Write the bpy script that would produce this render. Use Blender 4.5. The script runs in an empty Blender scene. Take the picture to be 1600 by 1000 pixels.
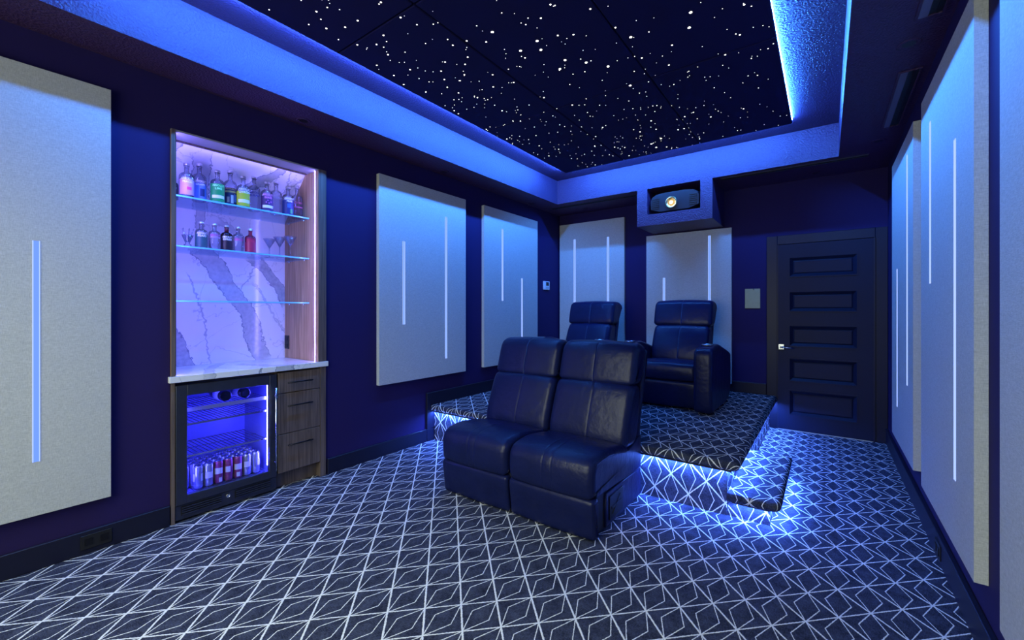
import bpy, bmesh, math, random
from mathutils import Vector, Matrix
random.seed(7)
D = bpy.data
SC = bpy.context.scene
COL = SC.collection
PI = math.pi
R = math.radians

# ---------------------------------------------------------------- camera
cam_d = D.cameras.new('camera')
cam_d.sensor_width = 36.0
cam_d.lens = 36.0 * 664.0 / 1600.0
cam_d.shift_y = -(500.0 - 484.8) / 1600.0
cam_d.clip_start = 0.02
cam = D.objects.new('camera', cam_d)
COL.objects.link(cam)
cam.location = (0.0, 0.0, 1.32)
cam.rotation_euler = (R(90), 0, R(36.47))
SC.camera = cam

# ---------------------------------------------------------------- light and exposure
EXPOSURE = 0.0
COVE = 410.0        # blue tape light round the star ceiling
STEP = 560.0         # tape light under the carpet nosings
SCREEN = 66.0       # whitish light thrown back by the projection screen on the front wall (behind the camera)
FRONT_FILL = 31.0        # added neutral fill light over the front of the room (behind the camera)
NICHE = 27.0         # violet tape light of the bar niche
FRIDGE = 32.0
STRIP = 0.75         # light bars in the acoustic panels
SC.view_settings.view_transform = 'Standard'
SC.view_settings.look = 'None'
SC.view_settings.gamma = 1.0
SC.view_settings.use_curve_mapping = False
SC.view_settings.exposure = EXPOSURE
W = D.worlds.new('world')
SC.world = W
W.use_nodes = True
W.node_tree.nodes['Background'].inputs[0].default_value = (0.02, 0.03, 0.08, 1)
W.node_tree.nodes['Background'].inputs[1].default_value = 0.3

ld = D.lights.new('screen_glow', 'AREA')
ld.shape = 'RECTANGLE'
ld.size = 2.9
ld.size_y = 1.65
ld.energy = SCREEN
ld.color = (0.92, 0.98, 0.80)
lo = D.objects.new('screen_glow', ld)
COL.objects.link(lo)
lo.location = (-1.37, -1.92, 1.40)
lo.rotation_euler = (R(90), 0, 0)
# unseen area light added behind the camera to brighten the carpet
fd = D.lights.new('front_floor_fill', 'AREA')
fd.shape = 'RECTANGLE'
fd.size = 2.2
fd.size_y = 1.0
fd.energy = FRONT_FILL
fd.color = (0.92, 1.0, 0.80)
fd.spread = R(105)
fl = D.objects.new('front_floor_fill', fd)
COL.objects.link(fl)
fl.location = (-1.4, -0.75, 2.68)
fl.rotation_euler = (R(28), 0, 0)

# ---------------------------------------------------------------- material helpers
def new_mat(name):
    m = D.materials.new(name)
    m.use_nodes = True
    nt = m.node_tree
    b = nt.nodes['Principled BSDF']
    return m, nt, b

def setp(b, **k):
    for n, v in k.items():
        n = n.replace('_', ' ')
        if n in b.inputs:
            b.inputs[n].default_value = v

def mat(name, col, rough=0.5, metal=0.0, spec=0.5, noise=None, bump=None, coat=0.0):
    """noise=(scale, amount) mottles the colour, bump=(scale, strength, distance) gives fine relief"""
    m, nt, b = new_mat(name)
    b.inputs['Base Color'].default_value = (*col, 1)
    b.inputs['Roughness'].default_value = rough
    b.inputs['Metallic'].default_value = metal
    b.inputs['Specular IOR Level'].default_value = spec
    b.inputs['Coat Weight'].default_value = coat
    tc = nt.nodes.new('ShaderNodeTexCoord')
    if noise:
        n = nt.nodes.new('ShaderNodeTexNoise')
        n.inputs['Scale'].default_value = noise[0]
        n.inputs['Detail'].default_value = 4
        nt.links.new(tc.outputs['Object'], n.inputs['Vector'])
        r = nt.nodes.new('ShaderNodeMapRange')
        r.inputs[3].default_value = 1 - noise[1]
        r.inputs[4].default_value = 1 + noise[1]
        nt.links.new(n.outputs['Fac'], r.inputs[0])
        v = nt.nodes.new('ShaderNodeVectorMath')
        v.operation = 'SCALE'
        v.inputs[0].default_value = col
        nt.links.new(r.outputs[0], v.inputs['Scale'])
        nt.links.new(v.outputs[0], b.inputs['Base Color'])
    if bump:
        n = nt.nodes.new('ShaderNodeTexNoise')
        n.inputs['Scale'].default_value = bump[0]
        n.inputs['Detail'].default_value = 5
        nt.links.new(tc.outputs['Object'], n.inputs['Vector'])
        bp = nt.nodes.new('ShaderNodeBump')
        bp.inputs['Strength'].default_value = bump[1]
        bp.inputs['Distance'].default_value = bump[2]
        nt.links.new(n.outputs['Fac'], bp.inputs['Height'])
        nt.links.new(bp.outputs[0], b.inputs['Normal'])
    return m

def emit(name, col, strength, sample=True):
    m = D.materials.new(name)
    m.use_nodes = True
    nt = m.node_tree
    nt.nodes.clear()
    e = nt.nodes.new('ShaderNodeEmission')
    e.inputs[0].default_value = (*col, 1)
    e.inputs[1].default_value = strength
    o = nt.nodes.new('ShaderNodeOutputMaterial')
    nt.links.new(e.outputs[0], o.inputs[0])
    if not sample:
        m.cycles.emission_sampling = 'NONE'
    return m

def glass(name, tint, edge, refl=0.25):
    """thin clear glass: tinted see-through body, darker towards its edges, mirror-like sheen"""
    m = D.materials.new(name)
    m.use_nodes = True
    nt = m.node_tree
    nt.nodes.clear()
    o = nt.nodes.new('ShaderNodeOutputMaterial')
    t = nt.nodes.new('ShaderNodeBsdfTransparent')
    g = nt.nodes.new('ShaderNodeBsdfGlossy')
    g.inputs['Roughness'].default_value = 0.03
    lw = nt.nodes.new('ShaderNodeLayerWeight')
    lw.inputs[0].default_value = 0.35
    mc = nt.nodes.new('ShaderNodeMix')
    mc.data_type = 'RGBA'
    mc.inputs[6].default_value = (*tint, 1)
    mc.inputs[7].default_value = (*edge, 1)
    nt.links.new(lw.outputs['Facing'], mc.inputs[0])
    nt.links.new(mc.outputs[2], t.inputs[0])
    mul = nt.nodes.new('ShaderNodeMath')
    mul.operation = 'MULTIPLY_ADD'
    nt.links.new(lw.outputs['Fresnel'], mul.inputs[0])
    mul.inputs[1].default_value = refl
    mul.inputs[2].default_value = 0.03
    mx = nt.nodes.new('ShaderNodeMixShader')
    nt.links.new(mul.outputs[0], mx.inputs[0])
    nt.links.new(t.outputs[0], mx.inputs[1])
    nt.links.new(g.outputs[0], mx.inputs[2])
    nt.links.new(mx.outputs[0], o.inputs[0])
    return m

class NB:
    """tiny maths-node builder"""
    def __init__(s, nt): s.nt = nt
    def __call__(s, op, *a):
        n = s.nt.nodes.new('ShaderNodeMath')
        n.operation = op
        for i, v in enumerate(a):
            if isinstance(v, (int, float)): n.inputs[i].default_value = v
            else: s.nt.links.new(v, n.inputs[i])
        return n.outputs[0]

# ---- carpet: diagonal lattice with a slim rhombus in every cell, laid out in metres by the UV map
CELL = 0.1133
def carpet_material():
    m, nt, b = new_mat('patterned_carpet')
    f = NB(nt)
    uv = nt.nodes.new('ShaderNodeUVMap')
    uv.uv_map = 'UVMap'
    wob = nt.nodes.new('ShaderNodeTexNoise')
    wob.inputs['Scale'].default_value = 130
    wob.inputs['Detail'].default_value = 2
    nt.links.new(uv.outputs[0], wob.inputs['Vector'])
    add = nt.nodes.new('ShaderNodeVectorMath')
    add.operation = 'MULTIPLY_ADD'
    nt.links.new(wob.outputs['Color'], add.inputs[0])
    add.inputs[1].default_value = (0.006, 0.006, 0)
    nt.links.new(uv.outputs[0], add.inputs[2])
    sp = nt.nodes.new('ShaderNodeSeparateXYZ')
    nt.links.new(add.outputs[0], sp.inputs[0])
    u = f('DIVIDE', f('ADD', sp.outputs[0], 1.316 - 0.003), CELL)
    v = f('DIVIDE', f('SUBTRACT', sp.outputs[1], 1.624 + 0.003), CELL)
    a = f('MULTIPLY', f('ADD', u, v), 0.5)
    c = f('MULTIPLY', f('SUBTRACT', u, v), 0.5)
    fa = f('SUBTRACT', f('FRACT', a), 0.5)
    fc = f('SUBTRACT', f('FRACT', c), 0.5)
    k = CELL * math.sqrt(2)
    da = f('MULTIPLY', f('SUBTRACT', 0.5, f('ABSOLUTE', fa)), k)      # metres to the nearest (1,-1) line
    dc = f('MULTIPLY', f('SUBTRACT', 0.5, f('ABSOLUTE', fc)), k)
    uu = f('ABSOLUTE', f('ADD', fa, fc))
    vv = f('ABSOLUTE', f('SUBTRACT', fa, fc))
    e = f('ABSOLUTE', f('SUBTRACT', f('ADD', f('DIVIDE', uu, 0.415), vv), 1.0))
    dr = f('MULTIPLY', f('DIVIDE', e, 2.61), CELL)
    def line(d, half):
        r = nt.nodes.new('ShaderNodeMapRange')
        r.interpolation_type = 'SMOOTHSTEP'
        nt.links.new(d, r.inputs[0])
        r.inputs[1].default_value = half * 0.75
        r.inputs[2].default_value = half * 1.35
        r.inputs[3].default_value = 1
        r.inputs[4].default_value = 0
        return r.outputs[0]
    mask = f('MAXIMUM', f('MAXIMUM', line(da, 0.0039), line(dc, 0.0029)), line(dr, 0.0020))
    # woven ground: cross-hatched streaks
    def streak(sx, sy):
        mp = nt.nodes.new('ShaderNodeMapping')
        mp.inputs['Scale'].default_value = (sx, sy, 1)
        nt.links.new(uv.outputs[0], mp.inputs[0])
        n = nt.nodes.new('ShaderNodeTexNoise')
        n.inputs['Scale'].default_value = 1
        n.inputs['Detail'].default_value = 3
        nt.links.new(mp.outputs[0], n.inputs['Vector'])
        return n.outputs['Fac']
    s = f('ADD', f('ADD', streak(260, 60), streak(60, 260)), streak(16, 16))
    g = nt.nodes.new('ShaderNodeValToRGB')
    g.color_ramp.elements[0].position = 0.40
    g.color_ramp.elements[0].color = (0.014, 0.017, 0.036, 1)
    g.color_ramp.elements[1].position = 0.62
    g.color_ramp.elements[1].color = (0.068, 0.080, 0.132, 1)
    nt.links.new(f('DIVIDE', s, 3.0), g.inputs[0])
    mx = nt.nodes.new('ShaderNodeMix')
    mx.data_type = 'RGBA'
    nt.links.new(mask, mx.inputs[0])
    nt.links.new(g.outputs[0], mx.inputs[6])
    mx.inputs[7].default_value = (0.78, 0.80, 0.82, 1)
    nt.links.new(mx.outputs[2], b.inputs['Base Color'])
    b.inputs['Roughness'].default_value = 0.95
    b.inputs['Specular IOR Level'].default_value = 0.1
    bp = nt.nodes.new('ShaderNodeBump')
    bp.inputs['Strength'].default_value = 0.6
    bp.inputs['Distance'].default_value = 0.004
    nt.links.new(f('ADD', s, f('MULTIPLY', mask, 0.8)), bp.inputs['Height'])
    nt.links.new(bp.outputs[0], b.inputs['Normal'])
    return m

# ---- white marble with grey veins; the veins follow given lines in the slab's own (y, z) or (y, x)
def marble_material(name, veins, axes):
    m, nt, b = new_mat(name)
    f = NB(nt)
    tc = nt.nodes.new('ShaderNodeTexCoord')
    sp = nt.nodes.new('ShaderNodeSeparateXYZ')
    nt.links.new(tc.outputs['Object'], sp.inputs[0])
    y, z = sp.outputs[axes[0]], sp.outputs[axes[1]]
    def noise(scale, detail=4):
        n = nt.nodes.new('ShaderNodeTexNoise')
        n.inputs['Scale'].default_value = scale
        n.inputs['Detail'].default_value = detail
        nt.links.new(tc.outputs['Object'], n.inputs['Vector'])
        return n.outputs['Fac']
    big, fine = noise(3.0), noise(38, 6)
    wob = f('ADD', f('MULTIPLY', f('SUBTRACT', big, 0.5), 0.16), f('MULTIPLY', f('SUBTRACT', fine, 0.5), 0.05))
    total = None
    def plus(v):
        nonlocal total
        total = v if total is None else f('MAXIMUM', total, v)
    def ramp(d, lo, hi, top):
        r = nt.nodes.new('ShaderNodeMapRange')
        r.interpolation_type = 'SMOOTHSTEP'
        nt.links.new(d, r.inputs[0])
        r.inputs[1].default_value = lo
        r.inputs[2].default_value = hi
        r.inputs[3].default_value = top
        r.inputs[4].default_value = 0
        return r.outputs[0]
    for (y0, z0, y1, z1, half, fill, edge, bend) in veins:
        ln = math.hypot(y1 - y0, z1 - z0)
        ny, nz = -(z1 - z0) / ln, (y1 - y0) / ln
        ty, tz = (y1 - y0) / ln, (z1 - z0) / ln
        py, pz = f('SUBTRACT', y, y0), f('SUBTRACT', z, z0)
        d = f('ADD', f('MULTIPLY', py, ny), f('MULTIPLY', pz, nz))
        t = f('ADD', f('MULTIPLY', py, ty), f('MULTIPLY', pz, tz))
        sag = f('MULTIPLY', f('MULTIPLY', f('DIVIDE', t, ln), f('SUBTRACT', f('DIVIDE', t, ln), 1.0)), bend)
        d = f('ADD', f('ADD', d, sag), wob)
        ad = f('ABSOLUTE', d)
        inside = f('MULTIPLY', ramp(ad, half * 0.92, half * 1.05, fill), f('ADD', 0.55, f('MULTIPLY', fine, 0.9)))
        rim = ramp(f('ABSOLUTE', f('SUBTRACT', ad, half)), 0.0015, 0.0055, edge)
        # veins fade beyond their two ends
        end = f('MULTIPLY', ramp(t, ln, ln + 0.06, 1.0), ramp(f('MULTIPLY', t, -1.0), 0.0, 0.06, 1.0))
        plus(f('MULTIPLY', f('MAXIMUM', inside, rim), end))
    w = nt.nodes.new('ShaderNodeTexNoise')
    w.inputs['Scale'].default_value = 2.6
    w.inputs['Detail'].default_value = 7
    w.inputs['Distortion'].default_value = 0.6
    nt.links.new(tc.outputs['Object'], w.inputs['Vector'])
    hair = ramp(f('ABSOLUTE', f('SUBTRACT', w.outputs['Fac'], 0.5)), 0.0, 0.006, 0.35)
    cloud = f('MULTIPLY', f('MAXIMUM', f('SUBTRACT', big, 0.55), 0.0), 0.5)
    allv = f('MAXIMUM', f('ADD', hair, cloud), total) if total is not None else f('ADD', hair, cloud)
    mx = nt.nodes.new('ShaderNodeMix')
    mx.data_type = 'RGBA'
    nt.links.new(f('MINIMUM', allv, 1.0), mx.inputs[0])
    mx.inputs[6].default_value = (0.80, 0.81, 0.81, 1)
    mx.inputs[7].default_value = (0.17, 0.20, 0.27, 1)
    nt.links.new(mx.outputs[2], b.inputs['Base Color'])
    b.inputs['Roughness'].default_value = 0.12
    return m

def wood_material(name, c0, c1, axis_scale=(60, 60, 2.5)):
    m, nt, b = new_mat(name)
    tc = nt.nodes.new('ShaderNodeTexCoord')
    mp = nt.nodes.new('ShaderNodeMapping')
    mp.inputs['Scale'].default_value = axis_scale
    nt.links.new(tc.outputs['Object'], mp.inputs[0])
    n = nt.nodes.new('ShaderNodeTexNoise')
    n.inputs['Scale'].default_value = 1.0
    n.inputs['Detail'].default_value = 6
    n.inputs['Distortion'].default_value = 0.8
    nt.links.new(mp.outputs[0], n.inputs['Vector'])
    g = nt.nodes.new('ShaderNodeValToRGB')
    g.color_ramp.elements[0].position = 0.36
    g.color_ramp.elements[0].color = (*c0, 1)
    g.color_ramp.elements[1].position = 0.66
    g.color_ramp.elements[1].color = (*c1, 1)
    nt.links.new(n.outputs['Fac'], g.inputs[0])
    nt.links.new(g.outputs[0], b.inputs['Base Color'])
    b.inputs['Roughness'].default_value = 0.5
    return m

def linen_material():
    m, nt, b = new_mat('linen_panel_fabric')
    f = NB(nt)
    tc = nt.nodes.new('ShaderNodeTexCoord')
    def st(sc):
        mp = nt.nodes.new('ShaderNodeMapping')
        mp.inputs['Scale'].default_value = sc
        nt.links.new(tc.outputs['Object'], mp.inputs[0])
        n = nt.nodes.new('ShaderNodeTexNoise')
        n.inputs['Scale'].default_value = 1
        n.inputs['Detail'].default_value = 3
        nt.links.new(mp.outputs[0], n.inputs['Vector'])
        return n.outputs['Fac']
    s = f('ADD', st((60, 60, 420)), st((420, 420, 60)))
    r = nt.nodes.new('ShaderNodeValToRGB')
    r.color_ramp.elements[0].position = 0.30
    r.color_ramp.elements[0].color = (0.40, 0.415, 0.40, 1)
    r.color_ramp.elements[1].position = 0.72
    r.color_ramp.elements[1].color = (0.66, 0.67, 0.645, 1)
    nt.links.new(f('MULTIPLY', s, 0.5), r.inputs[0])
    nt.links.new(r.outputs[0], b.inputs['Base Color'])
    b.inputs['Roughness'].default_value = 0.9
    b.inputs['Specular IOR Level'].default_value = 0.15
    bp = nt.nodes.new('ShaderNodeBump')
    bp.inputs['Strength'].default_value = 0.5
    bp.inputs['Distance'].default_value = 0.0015
    nt.links.new(s, bp.inputs['Height'])
    nt.links.new(bp.outputs[0], b.inputs['Normal'])
    return m

M = {}
M['carpet'] = carpet_material()
M['linen'] = linen_material()
M['wall'] = mat('deep_navy_wall_paint', (0.017, 0.009, 0.078), 0.75, spec=0.25, bump=(220, 0.15, 0.002))
M['ceil'] = mat('navy_ceiling_plaster', (0.055, 0.026, 0.085), 0.42, spec=0.4, bump=(80, 1.0, 0.010))
M['trim'] = mat('black_navy_trim_paint', (0.009, 0.010, 0.028), 0.42, spec=0.3)
M['door'] = mat('door_paint', (0.007, 0.010, 0.033), 0.5, spec=0.22)
M['star_board'] = mat('black_star_board', (0.010, 0.009, 0.050), 0.8, spec=0.1)
M['leather'] = mat('navy_black_leather', (0.006, 0.010, 0.060), 0.33, spec=0.27, noise=(9, 0.25), bump=(16, 0.45, 0.010))
M['leather_dark'] = mat('black_upholstery_backing', (0.008, 0.008, 0.016), 0.6)
M['black'] = mat('black_plastic', (0.008, 0.008, 0.010), 0.45)
M['black_metal'] = mat('matt_black_metal', (0.014, 0.014, 0.017), 0.4, metal=0.6)
M['steel'] = mat('dark_brushed_steel', (0.075, 0.082, 0.115), 0.38, metal=0.85, noise=(30, 0.15))
M['vent_plate'] = mat('grey_blue_vent_plate', (0.13, 0.13, 0.22), 0.5)
M['satin'] = mat('satin_metal', (0.40, 0.42, 0.48), 0.3, metal=0.9)
M['chrome'] = mat('chrome', (0.75, 0.77, 0.80), 0.15, metal=1.0)
M['brass'] = mat('olive_brushed_plate', (0.30, 0.33, 0.22), 0.5, metal=0.2, noise=(25, 0.12))
M['white_plastic'] = mat('white_plastic', (0.75, 0.77, 0.82), 0.4)
M['oak'] = wood_material('light_brown_oak', (0.30, 0.165, 0.10), (0.50, 0.31, 0.20))
M['oak_front'] = wood_material('grey_brown_oak', (0.085, 0.062, 0.052), (0.17, 0.125, 0.105))
M['glass'] = glass('clear_glass', (0.92, 0.95, 1.0), (0.68, 0.72, 0.88), .5)
M['pane'] = glass('cooler_door_glass', (0.92, 0.94, 1.0), (0.75, 0.78, 0.95), 0.12)
M['shelf'] = glass('shelf_glass', (0.90, 0.95, 1.0), (0.70, 0.85, 1.0), 0.3)
M['shelf_edge'] = mat('aqua_glass_edge', (0.16, 0.62, 0.92), 0.15, spec=0.8)
LEDC = (0.045, 0.245, 1.0)
M['cove_led'] = emit('cove_tape_light', LEDC, COVE)
M['step_led'] = emit('nosing_tape_light', (0.075, 0.20, 1.0), STEP)
M['bar_core'] = emit('light_bar_core', (0.17, 0.33, 1.0), STRIP * 1.5)
M['bar_rim'] = emit('light_bar_rim', (0.32, 0.44, 1.0), STRIP * 2.0)
M['niche_led'] = emit('niche_tape_light', (0.22, 0.18, 1.0), NICHE * 4.4)
M['niche_led_soft'] = emit('soft_niche_tape_light', (0.22, 0.17, 1.0), NICHE * .8)
M['fridge_led'] = emit('cooler_tape_light', (0.08, 0.075, 1.0), FRIDGE * 3)
M['star'] = emit('star_fibre_end', (1.0, 0.98, 0.86), 4.5, sample=False)
M['star_bright'] = emit('bright_star_fibre_end', (1.0, 0.97, 0.80), 6.0, sample=False)

# ---------------------------------------------------------------- mesh helpers
def bm_new(): return bmesh.new()

def box(bm, x0, x1, y0, y1, z0, z1, bev=0.0, seg=2, mi=0):
    vs = [bm.verts.new((x, y, z)) for x in (x0, x1) for y in (y0, y1) for z in (z0, z1)]
    idx = ((0, 1, 3, 2), (4, 6, 7, 5), (0, 4, 5, 1), (2, 3, 7, 6), (0, 2, 6, 4), (1, 5, 7, 3))
    fs = [bm.faces.new([vs[i] for i in q]) for q in idx]
    for q in fs: q.material_index = mi
    if bev > 0:
        es = list({e for q in fs for e in q.edges})
        r = bmesh.ops.bevel(bm, geom=es, offset=bev, segments=seg, profile=0.5, affect='EDGES')
        for q in r['faces']: q.material_index = mi
    return bm

def led(bm, x0, x1, y0, y1, z0, z1, dirs):
    """tape light: only the faces looking along the given directions glow (slot 0), the rest is housing (slot 1)"""
    before = set(bm.faces)
    box(bm, x0, x1, y0, y1, z0, z1)
    for q in set(bm.faces) - before:
        c = q.calc_center_median() - Vector(((x0 + x1) / 2, (y0 + y1) / 2, (z0 + z1) / 2))
        k = max(range(3), key=lambda i: abs(c[i]) / max(1e-6, ((x1 - x0, y1 - y0, z1 - z0)[i])))
        d = ('+' if c[k] > 0 else '-') + 'xyz'[k]
        q.material_index = 0 if d in dirs else 1

def lathe(bm, prof, n=20, cx=0.0, cy=0.0, mi=0, axis='z', c=(0, 0, 0)):
    """prof: list of (radius, height); axis of revolution z (default) or x"""
    rings = []
    for r, h in prof:
        ring = []
        for k in range(n):
            a = 2 * PI * k / n
            if axis == 'z': p = (c[0] + cx + r * math.cos(a), c[1] + cy + r * math.sin(a), c[2] + h)
            elif axis == 'x': p = (c[0] + h, c[1] + r * math.cos(a), c[2] + r * math.sin(a))
            else: p = (c[0] + r * math.cos(a), c[1] + h, c[2] + r * math.sin(a))
            ring.append(bm.verts.new(p))
        rings.append(ring)
    for a, b in zip(rings[:-1], rings[1:]):
        for k in range(n):
            q = bm.faces.new((a[k], a[(k + 1) % n], b[(k + 1) % n], b[k]))
            q.material_index = mi
            q.smooth = True
    if prof[0][0] > 1e-6: bm.faces.new(rings[0][::-1]).material_index = mi
    if prof[-1][0] > 1e-6: bm.faces.new(rings[-1]).material_index = mi
    return bm

def tube(bm, pts, r, n=8, mi=0):
    pts = [Vector(p) for p in pts]
    rings = []
    for i, p in enumerate(pts):
        t = (pts[min(i + 1, len(pts) - 1)] - pts[max(i - 1, 0)]).normalized()
        a = t.orthogonal().normalized()
        if i:
            a = (pa - t * pa.dot(t)).normalized()
        pa = a
        b = t.cross(a)
        rings.append([bm.verts.new(p + (a * math.cos(2 * PI * k / n) + b * math.sin(2 * PI * k / n)) * r) for k in range(n)])
    for u, v in zip(rings[:-1], rings[1:]):
        for k in range(n):
            q = bm.faces.new((u[k], u[(k + 1) % n], v[(k + 1) % n], v[k]))
            q.smooth = True
            q.material_index = mi
    bm.faces.new(rings[0][::-1])
    bm.faces.new(rings[-1])
    return bm

def prism(bm, prof, a0, a1, axis='x'):
    """closed profile swept straight along x (profile is (y, z)) or along y (profile is (x, z))"""
    mk = (lambda t, p: (t, p[0], p[1])) if axis == 'x' else (lambda t, p: (p[0], t, p[1]))
    A = [bm.verts.new(mk(a0, p)) for p in prof]
    B = [bm.verts.new(mk(a1, p)) for p in prof]
    n = len(prof)
    for k in range(n): bm.faces.new((A[k], A[(k + 1) % n], B[(k + 1) % n], B[k]))
    bm.faces.new(A[::-1])
    bm.faces.new(B)
    return bm

def smooth_prof(prof, it=2):
    for _ in range(it):
        q = []
        for a, b in zip(prof, prof[1:] + prof[:1]):
            q += [(a[0] * .8 + b[0] * .2, a[1] * .8 + b[1] * .2), (a[0] * .2 + b[0] * .8, a[1] * .2 + b[1] * .8)]
        prof = q
    return prof

def cushion(bm, prof, x0, x1, r=0.035, bulge=0.012, seam=None, it=2):
    """padded upholstery: a (y, z) profile swept along x, rounded over at both ends, fuller in the middle, stitched seams"""
    P = smooth_prof(prof, it)
    n = len(P)
    area = sum(P[i][0] * P[(i + 1) % n][1] - P[(i + 1) % n][0] * P[i][1] for i in range(n))
    if area < 0: P = P[::-1]
    N = []
    for i in range(n):
        t = Vector((P[(i + 1) % n][0] - P[i - 1][0], P[(i + 1) % n][1] - P[i - 1][1])).normalized()
        N.append(Vector((t.y, -t.x)))
    xs = []
    for k in range(6):
        xs.append((x0 + r * (1 - math.cos(PI / 2 * k / 5)), r * (1 - math.sin(PI / 2 * k / 5))))
    mid = [x0 + r + (x1 - x0 - 2 * r) * k / 12 for k in range(1, 12)]
    if seam is not None:
        for s in seam: mid += [s - .012, s - .005, s, s + .005, s + .012]
    xs += [(x, 0.0) for x in sorted(mid)]
    for k in range(5, -1, -1):
        xs.append((x1 - r * (1 - math.cos(PI / 2 * k / 5)), r * (1 - math.sin(PI / 2 * k / 5))))
    rings = []
    for x, d in xs:
        u = (x - x0) / (x1 - x0)
        off = -d + bulge * math.sin(PI * u)
        if seam is not None:
            off -= sum(0.0022 * math.exp(-((x - s) / 0.005) ** 2) for s in seam)
        rings.append([bm.verts.new((x, p[0] + nn.x * off, p[1] + nn.y * off)) for p, nn in zip(P, N)])
    for a, b in zip(rings[:-1], rings[1:]):
        for k in range(n):
            bm.faces.new((a[k], a[(k + 1) % n], b[(k + 1) % n], b[k])).smooth = True
    bm.faces.new(rings[0][::-1])
    bm.faces.new(rings[-1])
    return bm

def mesh_of(name, bm, mats, recalc=True):
    if recalc: bmesh.ops.recalc_face_normals(bm, faces=bm.faces[:])
    me = D.meshes.new(name)
    bm.to_mesh(me)
    bm.free()
    for m in (mats if isinstance(mats, (list, tuple)) else [mats]): me.materials.append(m)
    return me

def obj(name, bm, mats, parent=None, recalc=True):
    o = D.objects.new(name, mesh_of(name, bm, mats, recalc))
    COL.objects.link(o)
    if parent is not None: o.parent = parent
    return o

def tag(o, label=None, cat=None, group=None, kind=None):
    if label: o['label'] = label
    if cat: o['category'] = cat
    if group: o['group'] = group
    if kind: o['kind'] = kind
    return o

def thing(name, label, cat, loc=(0, 0, 0), rotz=0.0, group=None):
    o = D.objects.new(name, None)
    o.empty_display_size = 0.1
    COL.objects.link(o)
    o.location = loc
    o.rotation_euler = (0, 0, rotz)
    return tag(o, label, cat, group)

def dup(root, loc, rotz=None, label=None):
    r = root.copy()
    COL.objects.link(r)
    r.location = loc
    if rotz is not None: r.rotation_euler = (0, 0, rotz)
    if label: r['label'] = label
    for ch in list(root.children):
        c = ch.copy()
        COL.objects.link(c)
        c.parent = r
        for g in list(ch.children):
            d = g.copy()
            COL.objects.link(d)
            d.parent = c
    return r

def set_uv(o, fn):
    me = o.data
    uvl = me.uv_layers.new(name='UVMap')
    for p in me.polygons:
        for li in p.loop_indices:
            uvl.data[li].uv = fn(me.vertices[me.loops[li].vertex_index].co, p.normal)

def text_verts(s, size, bold=0.0):
    cu = D.curves.new('lettering', 'FONT')
    cu.body = s
    cu.size = size
    cu.align_x = 'CENTER'
    cu.align_y = 'CENTER'
    cu.offset = bold
    cu.resolution_u = 2
    to = D.objects.new('lettering', cu)
    COL.objects.link(to)
    dg = bpy.context.evaluated_depsgraph_get()
    me = D.meshes.new_from_object(to.evaluated_get(dg))
    V = [tuple(v.co) for v in me.vertices]
    F = [tuple(p.vertices) for p in me.polygons]
    D.objects.remove(to)
    D.curves.remove(cu)
    D.meshes.remove(me)
    return V, F

# ================================================================ THE ROOM
XL, XR, YB, YF = -3.24, 0.492, 5.60, -2.00
ZS, ZT = 2.74, 3.052                     # soffit underside, tray ceiling
TX0, TX1, TY0, TY1 = -2.90, 0.094, -1.30, 4.945    # tray opening

bm = bm_new(); box(bm, XL - .16, XR + .12, YF - .12, YB + .12, -0.10, 0.0)
floor = tag(obj('floor', bm, M['carpet']), kind='structure')
floor['label'] = 'dark carpet with pale diagonal lattice and rhombus pattern'
set_uv(floor, lambda c, n: (c.x, c.y))

NY0, NY1, NZ = 0.85, 1.855, 2.436       # bar niche opening in the left wall
bm = bm_new()
box(bm, XL - .16, XL, YF - .12, NY0, 0, ZT + .1)
box(bm, XL - .16, XL, NY0, NY1, NZ, ZT + .1)
box(bm, XL - .16, XL, NY1, YB + .12, 0, ZT + .1)
tag(obj('wall_left', bm, M['wall']), kind='structure')
bm = bm_new(); box(bm, XR, XR + .12, YF - .12, YB + .12, 0, ZT + .1)
tag(obj('wall_right', bm, M['wall']), kind='structure')
bm = bm_new(); box(bm, XL, XR, YB, YB + .12, 0, ZT + .1)
tag(obj('wall_back', bm, M['wall']), kind='structure')
bm = bm_new(); box(bm, XL, XR, YF - .12, YF, 0, ZT + .1)
tag(obj('wall_front', bm, M['wall']), kind='structure')

bm = bm_new()
box(bm, TX0 - .02, TX1 + .02, TY0 - .02, TY1 + .02, ZT, ZT + .06)                # tray ceiling
ceiling = tag(obj('ceiling', bm, M['ceil']), kind='structure')
bm = bm_new()
box(bm, XL, TX0, YF, YB, ZS, ZT + .02)
box(bm, TX1, XR, YF, YB, ZS, ZT + .02)
box(bm, TX0, TX1, TY1, YB, ZS, ZT + .02)
box(bm, TX0, TX1, YF, TY0, ZS, ZT + .02)
tag(obj('soffit', bm, M['ceil'], ceiling), label='lowered soffit ring round the tray')

# bulkhead that houses the projector, hung from the back soffit
BX0, BX1, BY0, BZ = -1.808, -0.981, 4.945, 2.31
OX0, OX1, OZ0 = -1.686, -1.103, 2.437
bm = bm_new()
box(bm, BX0, OX0, BY0, YB, BZ, ZS)
box(bm, OX1, BX1, BY0, YB, BZ, ZS)
box(bm, OX0, OX1, BY0, YB, BZ, OZ0)
box(bm, OX0, OX1, YB - .06, YB, OZ0, ZS)
tag(obj('projector_bulkhead', bm, M['ceil']), kind='structure')

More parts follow.
